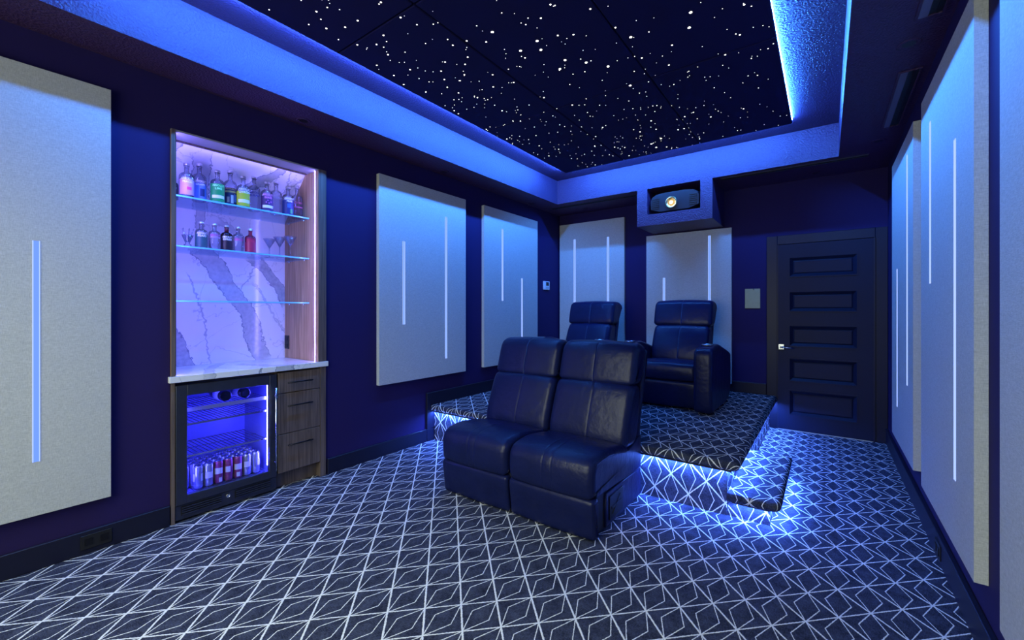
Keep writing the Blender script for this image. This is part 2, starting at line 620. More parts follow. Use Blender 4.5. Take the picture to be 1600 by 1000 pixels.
# baseboards
def board(name, x0, x1, y0, y1, z0, z1):
    bm = bm_new(); box(bm, x0, x1, y0, y1, z0, z1, 0.004, 1)
    return tag(obj(name, bm, M['trim']), kind='structure')
bl = board('baseboard_left', XL, XL + .02, YF, 0.846, 0, .125)
bm = bm_new(); box(bm, XL, XL + .02, 1.868, 2.92, 0, .125, .004, 1); obj('lower_run', bm, M['trim'], bl)
bm = bm_new(); box(bm, XL, XL + .024, 2.92, YB, .125, .487, .004, 1); obj('raised_run', bm, M['trim'], bl)
bm = bm_new(); box(bm, XL, XL + .02, 2.92, 3.02, 0, .125, .004, 1); obj('lower_run', bm, M['trim'], bl)
br = board('baseboard_right', XR - .018, XR, YF, YB, 0, .135)
bm = bm_new(); box(bm, XR - .024, XR, YF, YB - .0, .135, .15, .003, 1); obj('cap', bm, M['trim'], br)
board('baseboard_back', XL + .026, -0.545, YB - .02, YB, .36, .487)

# ---------------------------------------------------------------- door in the back wall
door = D.objects.new('door_1', None)
COL.objects.link(door)
door.location = (-0.0215, YB, 0)
tag(door, kind='structure')
DX0, DX1, DZ = -0.4155, 0.4155, 2.045
rows = [(.165, .45), (.537, .80), (.919, 1.16), (1.30, 1.53), (1.678, 1.905)]
PX0, PX1 = -0.312, 0.286
bm = bm_new()
f0, f1 = -0.030, -0.002
box(bm, DX0, PX0, f0, f1, .008, DZ)
box(bm, PX1, DX1, f0, f1, .008, DZ)
zz = [.008] + [z for p in rows for z in p] + [DZ]
for a, b in zip(zz[::2], zz[1::2]): box(bm, PX0, PX1, f0, f1, a, b)
obj('door_leaf', bm, M['door'], door)
for a, b in rows:
    bm = bm_new()
    # picture-frame moulding sloping in to a sunk field
    o = [(PX0, a), (PX1, a), (PX1, b), (PX0, b)]
    w1, w2 = .012, .042
    ring0 = [bm.verts.new((x, f0 - .006, z)) for x, z in o]
    def ins(d): return [(PX0 + d, a + d), (PX1 - d, a + d), (PX1 - d, b - d), (PX0 + d, b - d)]
    ring1 = [bm.verts.new((x, f0 - .006, z)) for x, z in ins(w1)]
    ring2 = [bm.verts.new((x, f0 + .018, z)) for x, z in ins(w2)]
    ring3 = [bm.verts.new((x, f0 + .012, z)) for x, z in ins(w2 + .012)]
    ringb = [bm.verts.new((x, f0 + .004, z)) for x, z in o]
    for A, B in ((ringb, ring0), (ring0, ring1), (ring1, ring2), (ring2, ring3)):
        for k in range(4): bm.faces.new((A[k], A[(k + 1) % 4], B[(k + 1) % 4], B[k]))
    bm.faces.new(ring3)
    obj('door_panel', bm, M['door'], door)
bm = bm_new()
box(bm, DX0 - .105, DX0 - .002, -.022, 0, 0, DZ + .105, .004, 1)
box(bm, DX1 + .002, DX1 + .0975, -.022, 0, 0, DZ + .105, .004, 1)
box(bm, DX0 - .002, DX1 + .002, -.022, 0, DZ + .004, DZ + .105, .004, 1)
box(bm, DX1 - .012, DX1 + .002, -.034, -.002, .0, DZ + .004)
box(bm, DX0 - .002, DX0 + .006, -.034, -.002, .0, DZ + .004)
obj('door_casing', bm, M['trim'], door)
bm = bm_new(); box(bm, DX0, DX1 - .02, -.04, -.005, .0, .007)
tag(obj('threshold', bm, mat('pale_metal_threshold', (.62, .58, .42), .35, metal=.5), door), label='thin pale threshold strip')
bm = bm_new()
box(bm, -.405, -.352, f0 - .010, f0, .885, .945, .002, 1)
tube(bm, [(-.378, f0 - .01, .914), (-.378, f0 - .048, .914)], .010, 10)
tube(bm, [(-.386, f0 - .05, .914), (-.26, f0 - .05, .908)], .008, 8)
tag(obj('door_handle', bm, M['chrome'], door), label='chrome lever handle on a square rose')

# ---------------------------------------------------------------- carpeted platform and step
def slab_outline(x0, x1, y0, y1, rc):
    """outline counter-clockwise from the back-left corner; (point, normal, rounded?)"""
    pts = [((x0, y1), (-1, 0), 0), ((x0, y0), (-1, 0), 0), ((x0, y0), (0, -1), 1)]
    for k in range(0, 7):
        a = -PI / 2 + PI / 2 * k / 6
        pts.append(((x1 - rc + rc * math.cos(a), y0 + rc + rc * math.sin(a)), (math.cos(a), math.sin(a)), 1))
    pts.append(((x1, y1), (1, 0), 1))
    return pts

def nosed_slab(bm, x0, x1, y0, y1, zt, th, rc=.05):
    """carpet-wrapped tread with a bull-nosed front and right edge; returns per-vertex flat uv"""
    r = th / 2
    out = slab_outline(x0, x1, y0, y1, rc)
    n = len(out)
    uv = {}
    rings = []
    steps = 9
    for k in range(steps):
        a = PI * k / (steps - 1)
        ring = []
        for (p, nn, rd) in out:
            off = (math.sin(a) - 1) * r if rd else 0.0
            arc = (a - 1) * r if rd else 0.0
            z = zt - r + r * math.cos(a)
            v = bm.verts.new((p[0] + nn[0] * off, p[1] + nn[1] * off, z))
            uv[v] = (p[0] + nn[0] * arc, p[1] + nn[1] * arc)
            ring.append(v)
        rings.append(ring)
    for A, B in zip(rings[:-1], rings[1:]):
        for k in range(n):
            q = bm.faces.new((A[k], A[(k + 1) % n], B[(k + 1) % n], B[k]))
            q.smooth = True
    bm.faces.new(rings[0])
    bm.faces.new(rings[-1][::-1])
    return uv

def carpet_slab(name, args, du, dv, parent):
    bm = bm_new()
    uv = nosed_slab(bm, *args)
    lay = bm.loops.layers.uv.new('UVMap')
    for fc in bm.faces:
        for l in fc.loops:
            u, v = uv[l.vert]
            l[lay].uv = (u + du, v + dv)
    return obj(name, bm, M['carpet'], parent)

platform = thing('carpeted_platform', 'raised carpeted platform with glowing edge under the two back recliners', 'platform', (0, 0, 0))
platform['kind'] = 'structure'
RX, RY = -0.512, 3.02
carpet_slab('deck', (XL + .026, -0.437, 2.972, YB - .022, .36, .06), 0, -.034, platform)
bm = bm_new(); box(bm, XL + .026, RX, RY, YB - .03, 0, .30)
o = obj('riser', bm, M['carpet'], platform)
set_uv(o, lambda c, n: (c.x, 1.624 + c.z - .19) if abs(n.y) > .5 else ((-0.86 + c.z - .19, c.y - .034) if abs(n.x) > .5 else (c.x, c.y)))
bm = bm_new()
led(bm, XL + .03, RX + .03, RY - .030, RY - .020, .292, .2995, ['-z'])
led(bm, RX + .030, RX + .040, RY + .0, YB - .05, .292, .2995, ['-z'])
obj('led_strip', bm, [M['step_led'], M['black']], platform)
carpet_slab('step_tread', (RX + .004, -0.215, 2.972, 4.02, .16, .056), -.03, .025, platform)
SX, SY = -0.276, 3.03
bm = bm_new(); box(bm, RX + .004, SX, SY, 3.98, 0, .104)
o = obj('step_riser', bm, M['carpet'], platform)
set_uv(o, lambda c, n: (c.x, 1.624 + c.z - .19) if abs(n.y) > .5 else ((-0.86 + c.z - .19, c.y) if abs(n.x) > .5 else (c.x, c.y)))
bm = bm_new()
led(bm, SX + .026, SX + .036, SY, 3.97, .096, .1035, ['-z'])
led(bm, RX + .03, SX, SY - .032, SY - .022, .096, .1035, ['-z'])
obj('led_strip', bm, [M['step_led'], M['black']], platform)

# ---------------------------------------------------------------- star ceiling
star = thing('star_ceiling', 'black star field ceiling panel with blue glowing edge in the ceiling tray', 'ceiling panel', (0, 0, 3.0))
star_z = 2.990 - 3.0
xs = [-2.555, -1.812, -1.018, -0.240]
ys = [-0.93, 0.05, 1.55, 3.05, 4.555]
for i in range(3):
    for j in range(4):
        bm = bm_new()
        g = .004
        box(bm, xs[i] + g, xs[i + 1] - g, ys[j] + g, ys[j + 1] - g, star_z, star_z + .03, .005, 1)
        obj('tile', bm, M['star_board'], star)
bm = bm_new(); box(bm, xs[0] + .02, xs[3] - .02, ys[0] + .02, ys[4] - .02, star_z + .03, 3.052 - 3.0)
obj('backing_board', bm, M['black'], star)
def cove(p, q, out):
    """tape light in the top corner behind the star panel's edge, its glowing face tilted out and down"""
    bm = bm_new()
    o = Vector(out)
    lo_, hi_ = 3.030 - 3.0, 3.0495 - 3.0
    mid_ = (lo_ + hi_) / 2
    A = [Vector((*p, lo_)), Vector((*(Vector(p) + o * .011), mid_)), Vector((*(Vector(p) + o * .011), hi_)), Vector((*p, hi_))]
    B = [Vector((*q, lo_)), Vector((*(Vector(q) + o * .011), mid_)), Vector((*(Vector(q) + o * .011), hi_)), Vector((*q, hi_))]
    va, vb = [bm.verts.new(v) for v in A], [bm.verts.new(v) for v in B]
    for k in range(4): bm.faces.new((va[k], va[(k + 1) % 4], vb[(k + 1) % 4], vb[k])).material_index = 0 if k < 2 else 1
    bm.faces.new(va).material_index = 1
    bm.faces.new(vb[::-1]).material_index = 1
    obj('led_strip', bm, [M['cove_led'], M['black']], star)
cx0, cx1, cy0, cy1 = -2.612, -.256, .38, 4.592
cove((cx0, cy0), (cx0, cy1), (-1, 0))
cove((cx1, cy0), (cx1, cy1), (1, 0))
cove((cx0, cy1), (cx1, cy1), (0, 1))
BR = [(-0.61, 2.51), (-0.65, 2.64), (-0.96, 2.52), (-1.44, 2.21), (-1.47, 2.3), (-1.58, 2.23), (-1.4, 2.49), (-1.48, 2.56), (-1.3, 2.6), (-1.2, 2.73), (-1.17, 3.06), (-1.29, 4.18), (-1.41, 4.26), (-1.4, 4.38), (-1.61, 1.98)]
MD = [(-1.26, 3.94), (-1.74, 4.12), (-1.89, 3.97), (-1.1, 4.07), (-1.05, 4.08), (-0.98, 3.83), (-0.99, 4.41), (-0.55, 3.97), (-0.78, 2.75), (-0.36, 2.62), (-0.42, 2.89), (-1.0, 2.38), (-1.21, 1.99), (-1.05, 2.15), (-1.31, 2.05), (-1.31, 2.24), (-1.23, 2.29), (-1.78, 2.83), (-2.34, 3.63), (-2.41, 3.93), (-2.23, 3.83), (-2.13, 4.49), (-1.66, 4.19), (-1.71, 4.44), (-0.86, 2.96), (-0.98, 2.77), (-0.53, 3.06), (-1.66, 3.07), (-1.24, 3.74), (-1.4, 3.91), (-0.8, 3.97), (-0.9, 3.79), (-1.31, 4.43), (-1.64, 3.61), (-1.78, 3.76), (-2.29, 1.26), (-1.94, 1.43), (-2.17, 1.44), (-2.28, 1.43), (-2.38, 1.37), (-2.37, 1.57), (-2.27, 1.64), (-2.16, 1.61), (-2.3, 1.75), (-2.46, 1.78), (-2.16, 2.09), (-2.22, 2.18), (-2.28, 2.27), (-2.06, 2.03), (-1.9, 2.08), (-1.7, 2.03), (-1.79, 1.95), (-1.89, 1.93), (-2.32, 1.95), (-2.51, 2.05), (-2.46, 2.22), (-2.47, 1.93), (-2.5, 2.57), (-2.51, 2.63), (-2.27, 2.38), (-2.2, 2.52), (-2.0, 2.47), (-1.9, 2.34), (-2.06, 2.22), (-2.14, 2.26), (-2.18, 2.81), (-2.17, 3.06), (-2.52, 3.01), (-2.5, 3.3), (-1.6, 2.31), (-1.95, 1.57), (-1.97, 2.13), (-1.84, 2.51)]
bm = bm_new()
def dot(bm, x, y, r, mi):
    z = star_z - .0015
    bm.faces.new([bm.verts.new((x + r * math.cos(PI / 4 * k), y + r * math.sin(PI / 4 * k), z)) for k in range(8)]).material_index = mi
for x, y in BR: dot(bm, x, y, .0088, 1)
for x, y in MD: dot(bm, x, y, .0052, 1)
rs = random.Random(21)
for _ in range(820):
    dot(bm, rs.uniform(xs[0] + .02, xs[3] - .02), rs.uniform(ys[0] + .02, ys[4] - .02), rs.choice((.0018, .0022, .0027, .0036)), 0)
tag(obj('star_points', bm, [M['star'], M['star_bright']], star, recalc=False), kind='stuff')

# ---------------------------------------------------------------- acoustic panels with light bars
def acoustic_panel(label, u0, u1, z0, z1, place, bars, th=.04):
    """built in its own frame: u across, depth towards the room = +n; place(u, n, z) -> world"""
    uc = (u0 + u1) / 2
    base = place(uc, 0, z0)
    t = thing('acoustic_panel', label, 'wall panel', base, group='grey acoustic wall panels with light bars')
    w = .027
    def pbox(bm, ua, ub, na, nb, za, zb):
        p, q = Vector(place(ua, na, za)) - Vector(base), Vector(place(ub, nb, zb)) - Vector(base)
        box(bm, min(p.x, q.x), max(p.x, q.x), min(p.y, q.y), max(p.y, q.y), min(p.z, q.z), max(p.z, q.z))
    bm = bm_new()
    bars = sorted(bars)
    cuts = [u0] + [e for b in bars for e in (b[0] - w / 2, b[0] + w / 2)] + [u1]
    for a, b in zip(cuts[::2], cuts[1::2]): pbox(bm, a, b, .012, th, z0, z1)
    for (c, a, b) in bars:
        if a > z0: pbox(bm, c - w / 2, c + w / 2, .012, th, z0, a)
        if b < z1: pbox(bm, c - w / 2, c + w / 2, .012, th, b, z1)
    pbox(bm, u0, u1, .0015, .012, z0, z1)
    obj('fabric_board', bm, M['linen'], t)
    for (c, a, b) in bars:
        bm = bm_new()
        pbox(bm, c - w / 2 + .004, c + w / 2 - .004, .013, th - .002, a, b)
        lb = obj('light_bar', bm, M['bar_core'], t)
        bm = bm_new()
        pbox(bm, c - w / 2 + .0002, c - w / 2 + .004,   .013, th + .003, a, b)
        pbox(bm, c + w / 2 - .004, c + w / 2 - .0002, .013, th + .003, a, b)
        obj('bar_rim', bm, M['bar_rim'], lb)
    return t
left = lambda u, n, z: (XL + n, u, z)
right = lambda u, n, z: (XR - n, u, z)
back = lambda u, n, z: (u, YB - n, z)
acoustic_panel('grey fabric acoustic panel left of the lit bar niche, one light bar in view', -0.545, 0.575, .285, 2.545, left, [(.297, .556, 1.67), (-.25, .9, 2.3)])
acoustic_panel('blue lit panel on the left wall beside the bar niche, short bar before long bar', 2.34, 3.47, .648, 2.541, left, [(2.615, 1.186, 1.97), (3.168, .816, 2.297)])
acoustic_panel('blue lit fabric panel on the left wall next to the white thermostat', 3.784, 4.923, .655, 2.545, left, [(4.131, 1.436, 2.318), (4.548, .95, 1.737)])
acoustic_panel('pale fabric panel on the back wall left of the projector box, two equally high bars', -3.219, -2.21, .65, 2.59, back, [(-2.966, .9, 2.36), (-2.445, .9, 2.344)])
acoustic_panel('pale fabric panel on the back wall under the projector box, short and tall bar', -1.906, -0.896, .452, 2.295, back, [(-1.677, .7, 1.738), (-1.136, .6, 2.225)])
acoustic_panel('blue lit fabric panel on the right wall nearest the door', 3.75, 4.84, .285, 2.54, right, [(3.99, .80, 2.397), (4.505, .56, 1.646)])
acoustic_panel('tall blue fabric panel on the right wall between two others, dark outlet below it', 2.345, 3.46, .285, 2.54, right, [(2.635, .579, 2.065), (3.181, 1.464, 2.337)])
acoustic_panel('nearest fabric panel on the right wall at the frame edge, no bar in view', 0.93, 2.045, .285, 2.54, right, [])

# ---------------------------------------------------------------- soffit fittings
def downlight(x, y, label):
    t = thing('recessed_downlight', label, 'ceiling light', (x, y, ZS), group='recessed downlights in the soffit')
    bm = bm_new()
    lathe(bm, [(.030, -.001), (.046, -.004), (.052, -.002), (.052, 0.0), (.030, .0)], 20)
    obj('trim_ring', bm, M['ceil'], t)
    bm = bm_new()
    lathe(bm, [(.0, -.0006), (.018, -.0012), (.030, -.0014)], 20)
    obj('baffle', bm, M['black'], t)
downlight(-3.15, 1.633, 'dark recessed downlight in the left soffit above the bar niche')
downlight(-3.15, 3.091, 'dark recessed downlight in the left soffit above the first blue panel past the niche')
downlight(-3.15, 4.716, 'dark recessed downlight in the left soffit nearest the back corner')
downlight(-2.70, 5.386, 'dark recessed downlight in the back soffit above the left back panel')
downlight(-0.084, 5.396, 'dark recessed downlight in the back soffit above the door')
downlight(.355, 4.696, 'dark recessed downlight in the right soffit nearest the door')
downlight(.355, 3.082, 'ringed recessed downlight in the right soffit between the two slot vents')

def slot_vent(x0, x1, y0, y1, label, name='ceiling_vent'):
    t = thing(name, label, 'vent', ((x0 + x1) / 2, (y0 + y1) / 2, ZS), group='black slot vents in the soffit')
    hx, hy = (x1 - x0) / 2, (y1 - y0) / 2
    b = .012
    bm = bm_new()
    for (a, c, d, e) in ((-hx, -hx + b, -hy, hy), (hx - b, hx, -hy, hy), (-hx + b, hx - b, -hy, -hy + b), (-hx + b, hx - b, hy - b, hy)):
        box(bm, a, c, d, e, -.009, 0.0, .002, 1)
    obj('frame', bm, M['ceil'] if hy > hx else M['steel'], t)
    bm = bm_new(); box(bm, -hx + b, hx - b, -hy + b, hy - b, -.002, 0.0)
    obj('dark_slot', bm, M['black'], t)
    n = 2 if min(hx, hy) > .04 else 1
    if hy > hx:
        bm = bm_new(); box(bm, -hx + b, -hx * .12, -hy + b, hy - b, -.010, -.002, .002, 1)
        obj('deflector_plate', bm, M['vent_plate'], t)
        n = 1
    for k in range(1, n + 1):
        bm = bm_new()
        if hy > hx:
            c = hx * .45
            box(bm, c - .004, c + .004, -hy + b, hy - b, -.006, -.002)
        else:
            c = -hy + 2 * hy * k / (n + 1)
            box(bm, -hx + b, hx - b, c - .004, c + .004, -.010, -.002)
        obj('slat', bm, M['black_metal'], t)
slot_vent(.345, .455, 3.41, 4.37, 'black slot vent in the right soffit nearer the door')
slot_vent(.345, .455, 1.87, 2.84, 'black slot vent in the right soffit nearer the viewer')
slot_vent(-3.10, -1.87, 5.085, 5.155, 'long thin slot vent in the back soffit left of the projector box')
slot_vent(-0.92, 0.315, 5.02, 5.09, 'long thin slot vent in the back soffit above the door')

# ---------------------------------------------------------------- projector
pj = thing('projector', 'dark projector with a glowing warm lens in the boxed bulkhead niche', 'projector', (-1.39, 4.98, OZ0))
bm = bm_new()
prof = [(-.27, .018), (.27, .018), (.275, .19), (.19, .245), (-.19, .245), (-.275, .19)]
q = smooth_prof(prof, 1)
A = [bm.verts.new((x, .035, z)) for x, z in q]
A2 = [bm.verts.new((x * .97, .0, .13 + (z - .13) * .93)) for x, z in q]
B = [bm.verts.new((x, .46, z)) for x, z in q]
n = len(q)
for U, V in ((A2, A), (A, B)):
    for k in range(n): bm.faces.new((U[k], U[(k + 1) % n], V[(k + 1) % n], V[k]))
bm.faces.new(A2[::-1]); bm.faces.new(B)
obj('housing', bm, mat('graphite_housing', (.012, .012, .018), .4), pj)
bm = bm_new()
lathe(bm, [(.062, -.002), (.066, -.022), (.058, -.026), (.046, -.010), (.040, -.006)], 28, axis='y', c=(-.028, 0, .112))
obj('lens_ring', bm, mat('gold_lens_ring', (.62, .47, .22), .25, metal=.9), pj)
bm = bm_new()
lathe(bm, [(.0, -.016), (.018, -.0135), (.032, -.009), (.040, -.004)], 24, axis='y', c=(-.028, 0, .112))
obj('lens', bm, emit('lit_lens', (1.0, .62, .20), 0.9), pj)
bm = bm_new()
lathe(bm, [(.0, -.0205), (.010, -.020), (.016, -.017)], 20, axis='y', c=(-.028, 0, .112))
obj('bright_spot', bm, emit('lamp_image', (1.0, .93, .70), 30.0), pj)
for s in (-1, 1):
    bm = bm_new()
    for k in range(6):
        z = .06 + k * .022
        box(bm, s * .205 - .038, s * .205 + .038, -.006, .004, z, z + .012)
    obj('grille', bm, M['black'], pj)
for s in (-1, 1):
    bm = bm_new(); lathe(bm, [(.018, 0), (.018, .02)], 12, cx=s * .2, cy=.1)
    obj('foot', bm, M['black'], pj)

# ---------------------------------------------------------------- wall plates
t = thing('thermostat', 'small white thermostat with a dark screen near the back left corner', 'thermostat', (XL, 5.196, 1.615))
bm = bm_new(); box(bm, 0, .022, -.075, .075, 0, .122, .004, 2); obj('case', bm, M['white_plastic'], t)
bm = bm_new(); box(bm, .0215, .0235, -.022, .052, .055, .108); obj('screen', bm, M['black'], t)
bm = bm_new(); box(bm, .0215, .0240, -.030, .055, .014, .042, .001, 1); obj('key_pad', bm, mat('grey_keys', (.5, .56, .6), .5), t)
t = thing('wall_plate', 'olive grey metal wall plate between the back panel and the door', 'plate', (-.683, YB, 1.341))
bm = bm_new(); box(bm, -.078, .078, -.010, 0, 0, .228, .003, 1); obj('cover', bm, M['brass'], t)
bm = bm_new(); lathe(bm, [(.0, -.013), (.007, -.0125), (.008, -.010)], 12, axis='y', c=(.012, 0, .219)); obj('screw', bm, M['chrome'], t)

def outlet(name, label, place, w=.125, h=.075):
    base = place(0, 0, 0)
    t = thing(name, label, 'outlet', base, group='dark wall outlets')
    def pb(bm, ua, ub, na, nb, za, zb, bev=0):
        p, q = Vector(place(ua, na, za)) - Vector(base), Vector(place(ub, nb, zb)) - Vector(base)
        box(bm, min(p.x, q.x), max(p.x, q.x), min(p.y, q.y), max(p.y, q.y), min(p.z, q.z), max(p.z, q.z), bev, 1)
    bm = bm_new(); pb(bm, -w / 2, w / 2, 0, .006, 0, h, .0015); obj('face_plate', bm, M['black'], t)
    for s in (-1, 1):
        bm = bm_new()
        if w > h: pb(bm, s * w / 4 - .016, s * w / 4 + .016, .006, .009, h / 2 - .018, h / 2 + .018)
        else: pb(bm, -.016, .016, .006, .009, h / 2 + s * h / 4 - .016, h / 2 + s * h / 4 + .016)
        obj('socket', bm, M['black_metal'], t)
outlet('wall_outlet', 'dark double outlet on the baseboard left of the fridge', lambda u, n, z: (XL + .02 + n, .52 + u, .028 + z))
outlet('wall_outlet', 'dark outlet on the right baseboard below the tall blue panel', lambda u, n, z: (XR - .018 - n, 3.12 + u, .03 + z))
outlet('wall_outlet', 'dark upright outlet on the oak side of the bar niche', lambda u, n, z: (-3.725 + u, 1.79 - n, .99 + z), .072, .115)

# ================================================================ BAR NICHE
NXB = -3.77
CT = .912
bar = thing('bar_cabinet', 'built-in oak bar cabinet with marble back and violet light strips', 'cabinet', (-3.5, 1.35, 0))
def part(name, m, boxes, parent=bar, bev=0.0, org=(-3.5, 1.35, 0)):
    bm = bm_new()
    for b in boxes:
        box(bm, b[0] - org[0], b[1] - org[0], b[2] - org[1], b[3] - org[1], b[4] - org[2], b[5] - org[2], bev, 1)
    return obj(name, bm, m, parent)
part('side_panel', M['oak'], [(NXB - .02, -3.226, 1.79, 1.853, CT + .001, 2.425)])
part('side_panel', M['oak'], [(NXB - .02, -3.226, .852, .873, CT + .001, 2.425)])
part('face_trim', M['oak_front'], [(-3.2258, -3.222, 1.7905, 1.8535, CT + .001, 2.4355)])
part('face_trim', M['oak_front'], [(-3.2258, -3.222, .8515, .8728, CT + .001, 2.4355)])
part('lower_side', M['oak_front'], [(NXB - .02, -3.226, 1.808, 1.853, 0, .872)])
part('lower_side', M['oak_front'], [(NXB - .02, -3.226, .852, .871, 0, .872)])
part('divider', M['oak_front'], [(NXB, -3.25, 1.4785, 1.4825, .02, .872)])
part('toe_kick', M['oak_front'], [(-3.31, -3.29, 1.484, 1.806, 0, .115)])
part('carcass_back', M['black'], [(NXB - .02, NXB, .873, 1.806, 0, .872)])
part('valance', mat('pale_laminate', (.30, .30, .34), .5), [(-3.395, -3.226, .852, 1.853, 2.4255, 2.4355)])
# veins on the back slab: object coords, origin (-3.5, 1.35, 0)
def V(y0, z0, y1, z1, half, fill, edge, bend=0.0): return (y0 - 1.35, z0, y1 - 1.35, z1, half, fill, edge, bend)
mv = marble_material('veined_marble_back', [
    V(1.175, 1.78, 1.60, .93, .062, .50, .85, .22), V(1.24, 1.55, 1.57, .93, .006, .0, .0, .2),
    V(1.555, 1.735, 1.80, 1.42, .042, .62, .85, .05), V(.99, 1.16, 1.10, .90, .050, .62, .9, 0),
    V(1.56, 1.51, 1.80, 1.12, .006, .30, .5, .06), V(1.545, 1.66, 1.46, 1.48, .002, .3, .5, 0),
    V(1.11, 1.56, 1.25, .95, .002, .3, .55, .06), V(1.19, 2.05, 1.20, 1.80, .030, .40, .7, .0), V(1.33, 2.0, 1.60, 1.74, .020, .3, .5, .0)], (1, 2))
part('back_slab', mv, [(NXB - .02, NXB, .873, 1.79, CT, 2.075)])
bm = bm_new()
s0, s1 = (-3.398, 2.458), (NXB, 2.068)
nrm = Vector((s0[1] - s1[1], 0, -(s0[0] - s1[0]))).normalized() * .02
P = [s0, s1, (s1[0] - nrm.x, s1[1] + abs(nrm.z)), (s0[0] - nrm.x, s0[1] + abs(nrm.z))]
prism(bm, [(x + 3.5, z) for x, z in P], .873 - 1.35, 1.79 - 1.35, 'y')
mc = marble_material('veined_marble_top', [
    V(1.10, 2.36, 1.17, 2.10, .050, .35, .8, .0), V(1.62, 2.44, 1.28, 2.14, .026, .45, .8, .05),
    V(.88, 2.30, .97, 2.45, .020, .4, .8, 0), V(1.66, 2.44, 1.70, 2.24, .002, .3, .5, .04), V(1.78, 2.38, 1.68, 2.28, .002, .3, .5, .0)], (1, 2))
obj('sloped_slab', bm, mc, bar)
for (bx, ways) in (((-3.257, -3.2515, 1.7785, 1.784, CT + .003, 2.422), ['-y', '-x']), ((-3.262, -3.254, .876, .885, CT + .003, 2.422), ['+y', '-x']),
                   ((-3.385, -3.373, .89, 1.77, 2.410, 2.422), ['-x'])):
    bm = bm_new(); led(bm, bx[0] + 3.5, bx[1] + 3.5, bx[2] - 1.35, bx[3] - 1.35, bx[4], bx[5], ways)
    obj('led_strip', bm, [M['niche_led'] if bx[5] - bx[4] > .1 else M['niche_led_soft'], M['oak_front']], bar)
for (z0, z1) in ((.707, .858), (.406, .702), (.120, .401)):
    d = part('drawer', M['oak_front'], [(-3.60, -3.228, 1.485, 1.805, z0, z1)], bev=.0015)
    zh = {(.707, .858): .782, (.406, .702): .610, (.120, .401): .318}[(z0, z1)]
    bm = bm_new()
    ox, oy = 3.5, -1.35
    tube(bm, [(-3.204 + ox, 1.545 + oy, zh), (-3.204 + ox, 1.735 + oy, zh)], .0055, 8)
    for yy in (1.565, 1.715): tube(bm, [(-3.228 + ox, yy + oy, zh), (-3.204 + ox, yy + oy, zh)], .004, 6)
    tag(obj('drawer_handle', bm, M['black_metal'], d), label='thin black bar handle')

mtop = marble_material('veined_marble_counter', [
    (-.24, .02, .02, .30, .004, .3, .9, .0), (.02, -.05, .30, .45, .040, .45, .8, .1), (-.30, .26, -.10, -.20, .030, .4, .7, 0)], (1, 0))
t = thing('countertop', 'white veined marble countertop over the fridge and drawers', 'countertop', (-3.49, 1.353, .873))
bm = bm_new(); box(bm, NXB + 3.49, .28, -.513, .513, 0, CT - .873, .002, 1)
obj('stone_slab', bm, mtop, t)

def glass_shelf(z, label):
    t = thing('glass_shelf', label, 'shelf', (-3.55, 1.332, z), group='glass shelves in the bar niche')
    bm = bm_new(); box(bm, -.19, .183, -.457, .457, -.010, 0)
    obj('pane', bm, M['shelf'], t)
    bm = bm_new(); box(bm, .1832, .1862, -.457, .457, -.010, 0)
    obj('front_edge', bm, M['shelf_edge'], t)
    for yy in (-.449, .449):
        for xx in (-.12, .12):
            bm = bm_new(); lathe(bm, [(.006, -.022), (.007, -.0105)], 10, cx=xx, cy=yy)
            obj('shelf_pin', bm, M['chrome'], t)
S1, S2, S3 = 2.067, 1.742, 1.385
glass_shelf(S1, 'top glass shelf of the niche, lined with tall bottles')
glass_shelf(S2, 'middle glass shelf of the niche, with small bottles and cocktail glasses')
glass_shelf(S3, 'empty lowest glass shelf of the niche')

# ---- bottles
def curved(bm, r, a0, a1, z0, z1, n=14, mi=0):
    cols = []
    for k in range(n + 1):
        a = a0 + (a1 - a0) * k / n
        cols.append((bm.verts.new((r * math.cos(a), r * math.sin(a), z0)), bm.verts.new((r * math.cos(a), r * math.sin(a), z1))))
    for (p, q), (s, u) in zip(cols[:-1], cols[1:]):
        fc = bm.faces.new((p, s, u, q))
        fc.smooth = True
        fc.material_index = mi

def curved_text(bm, s, size, r, zc, bold=.0, mi=0, a_off=0.0, maxw=None):
    Vv, Ff = text_verts(s, size, bold)
    if not Vv: return
    w = max(v[0] for v in Vv) - min(v[0] for v in Vv)
    k = min(1.0, (maxw or 9) / w)
    vs = [bm.verts.new((r * math.cos(v[0] * k / r + a_off), r * math.sin(v[0] * k / r + a_off), zc + v[1])) for v in Vv]
    for fc in Ff:
        try: bm.faces.new([vs[i] for i in fc]).material_index = mi
        except ValueError: pass

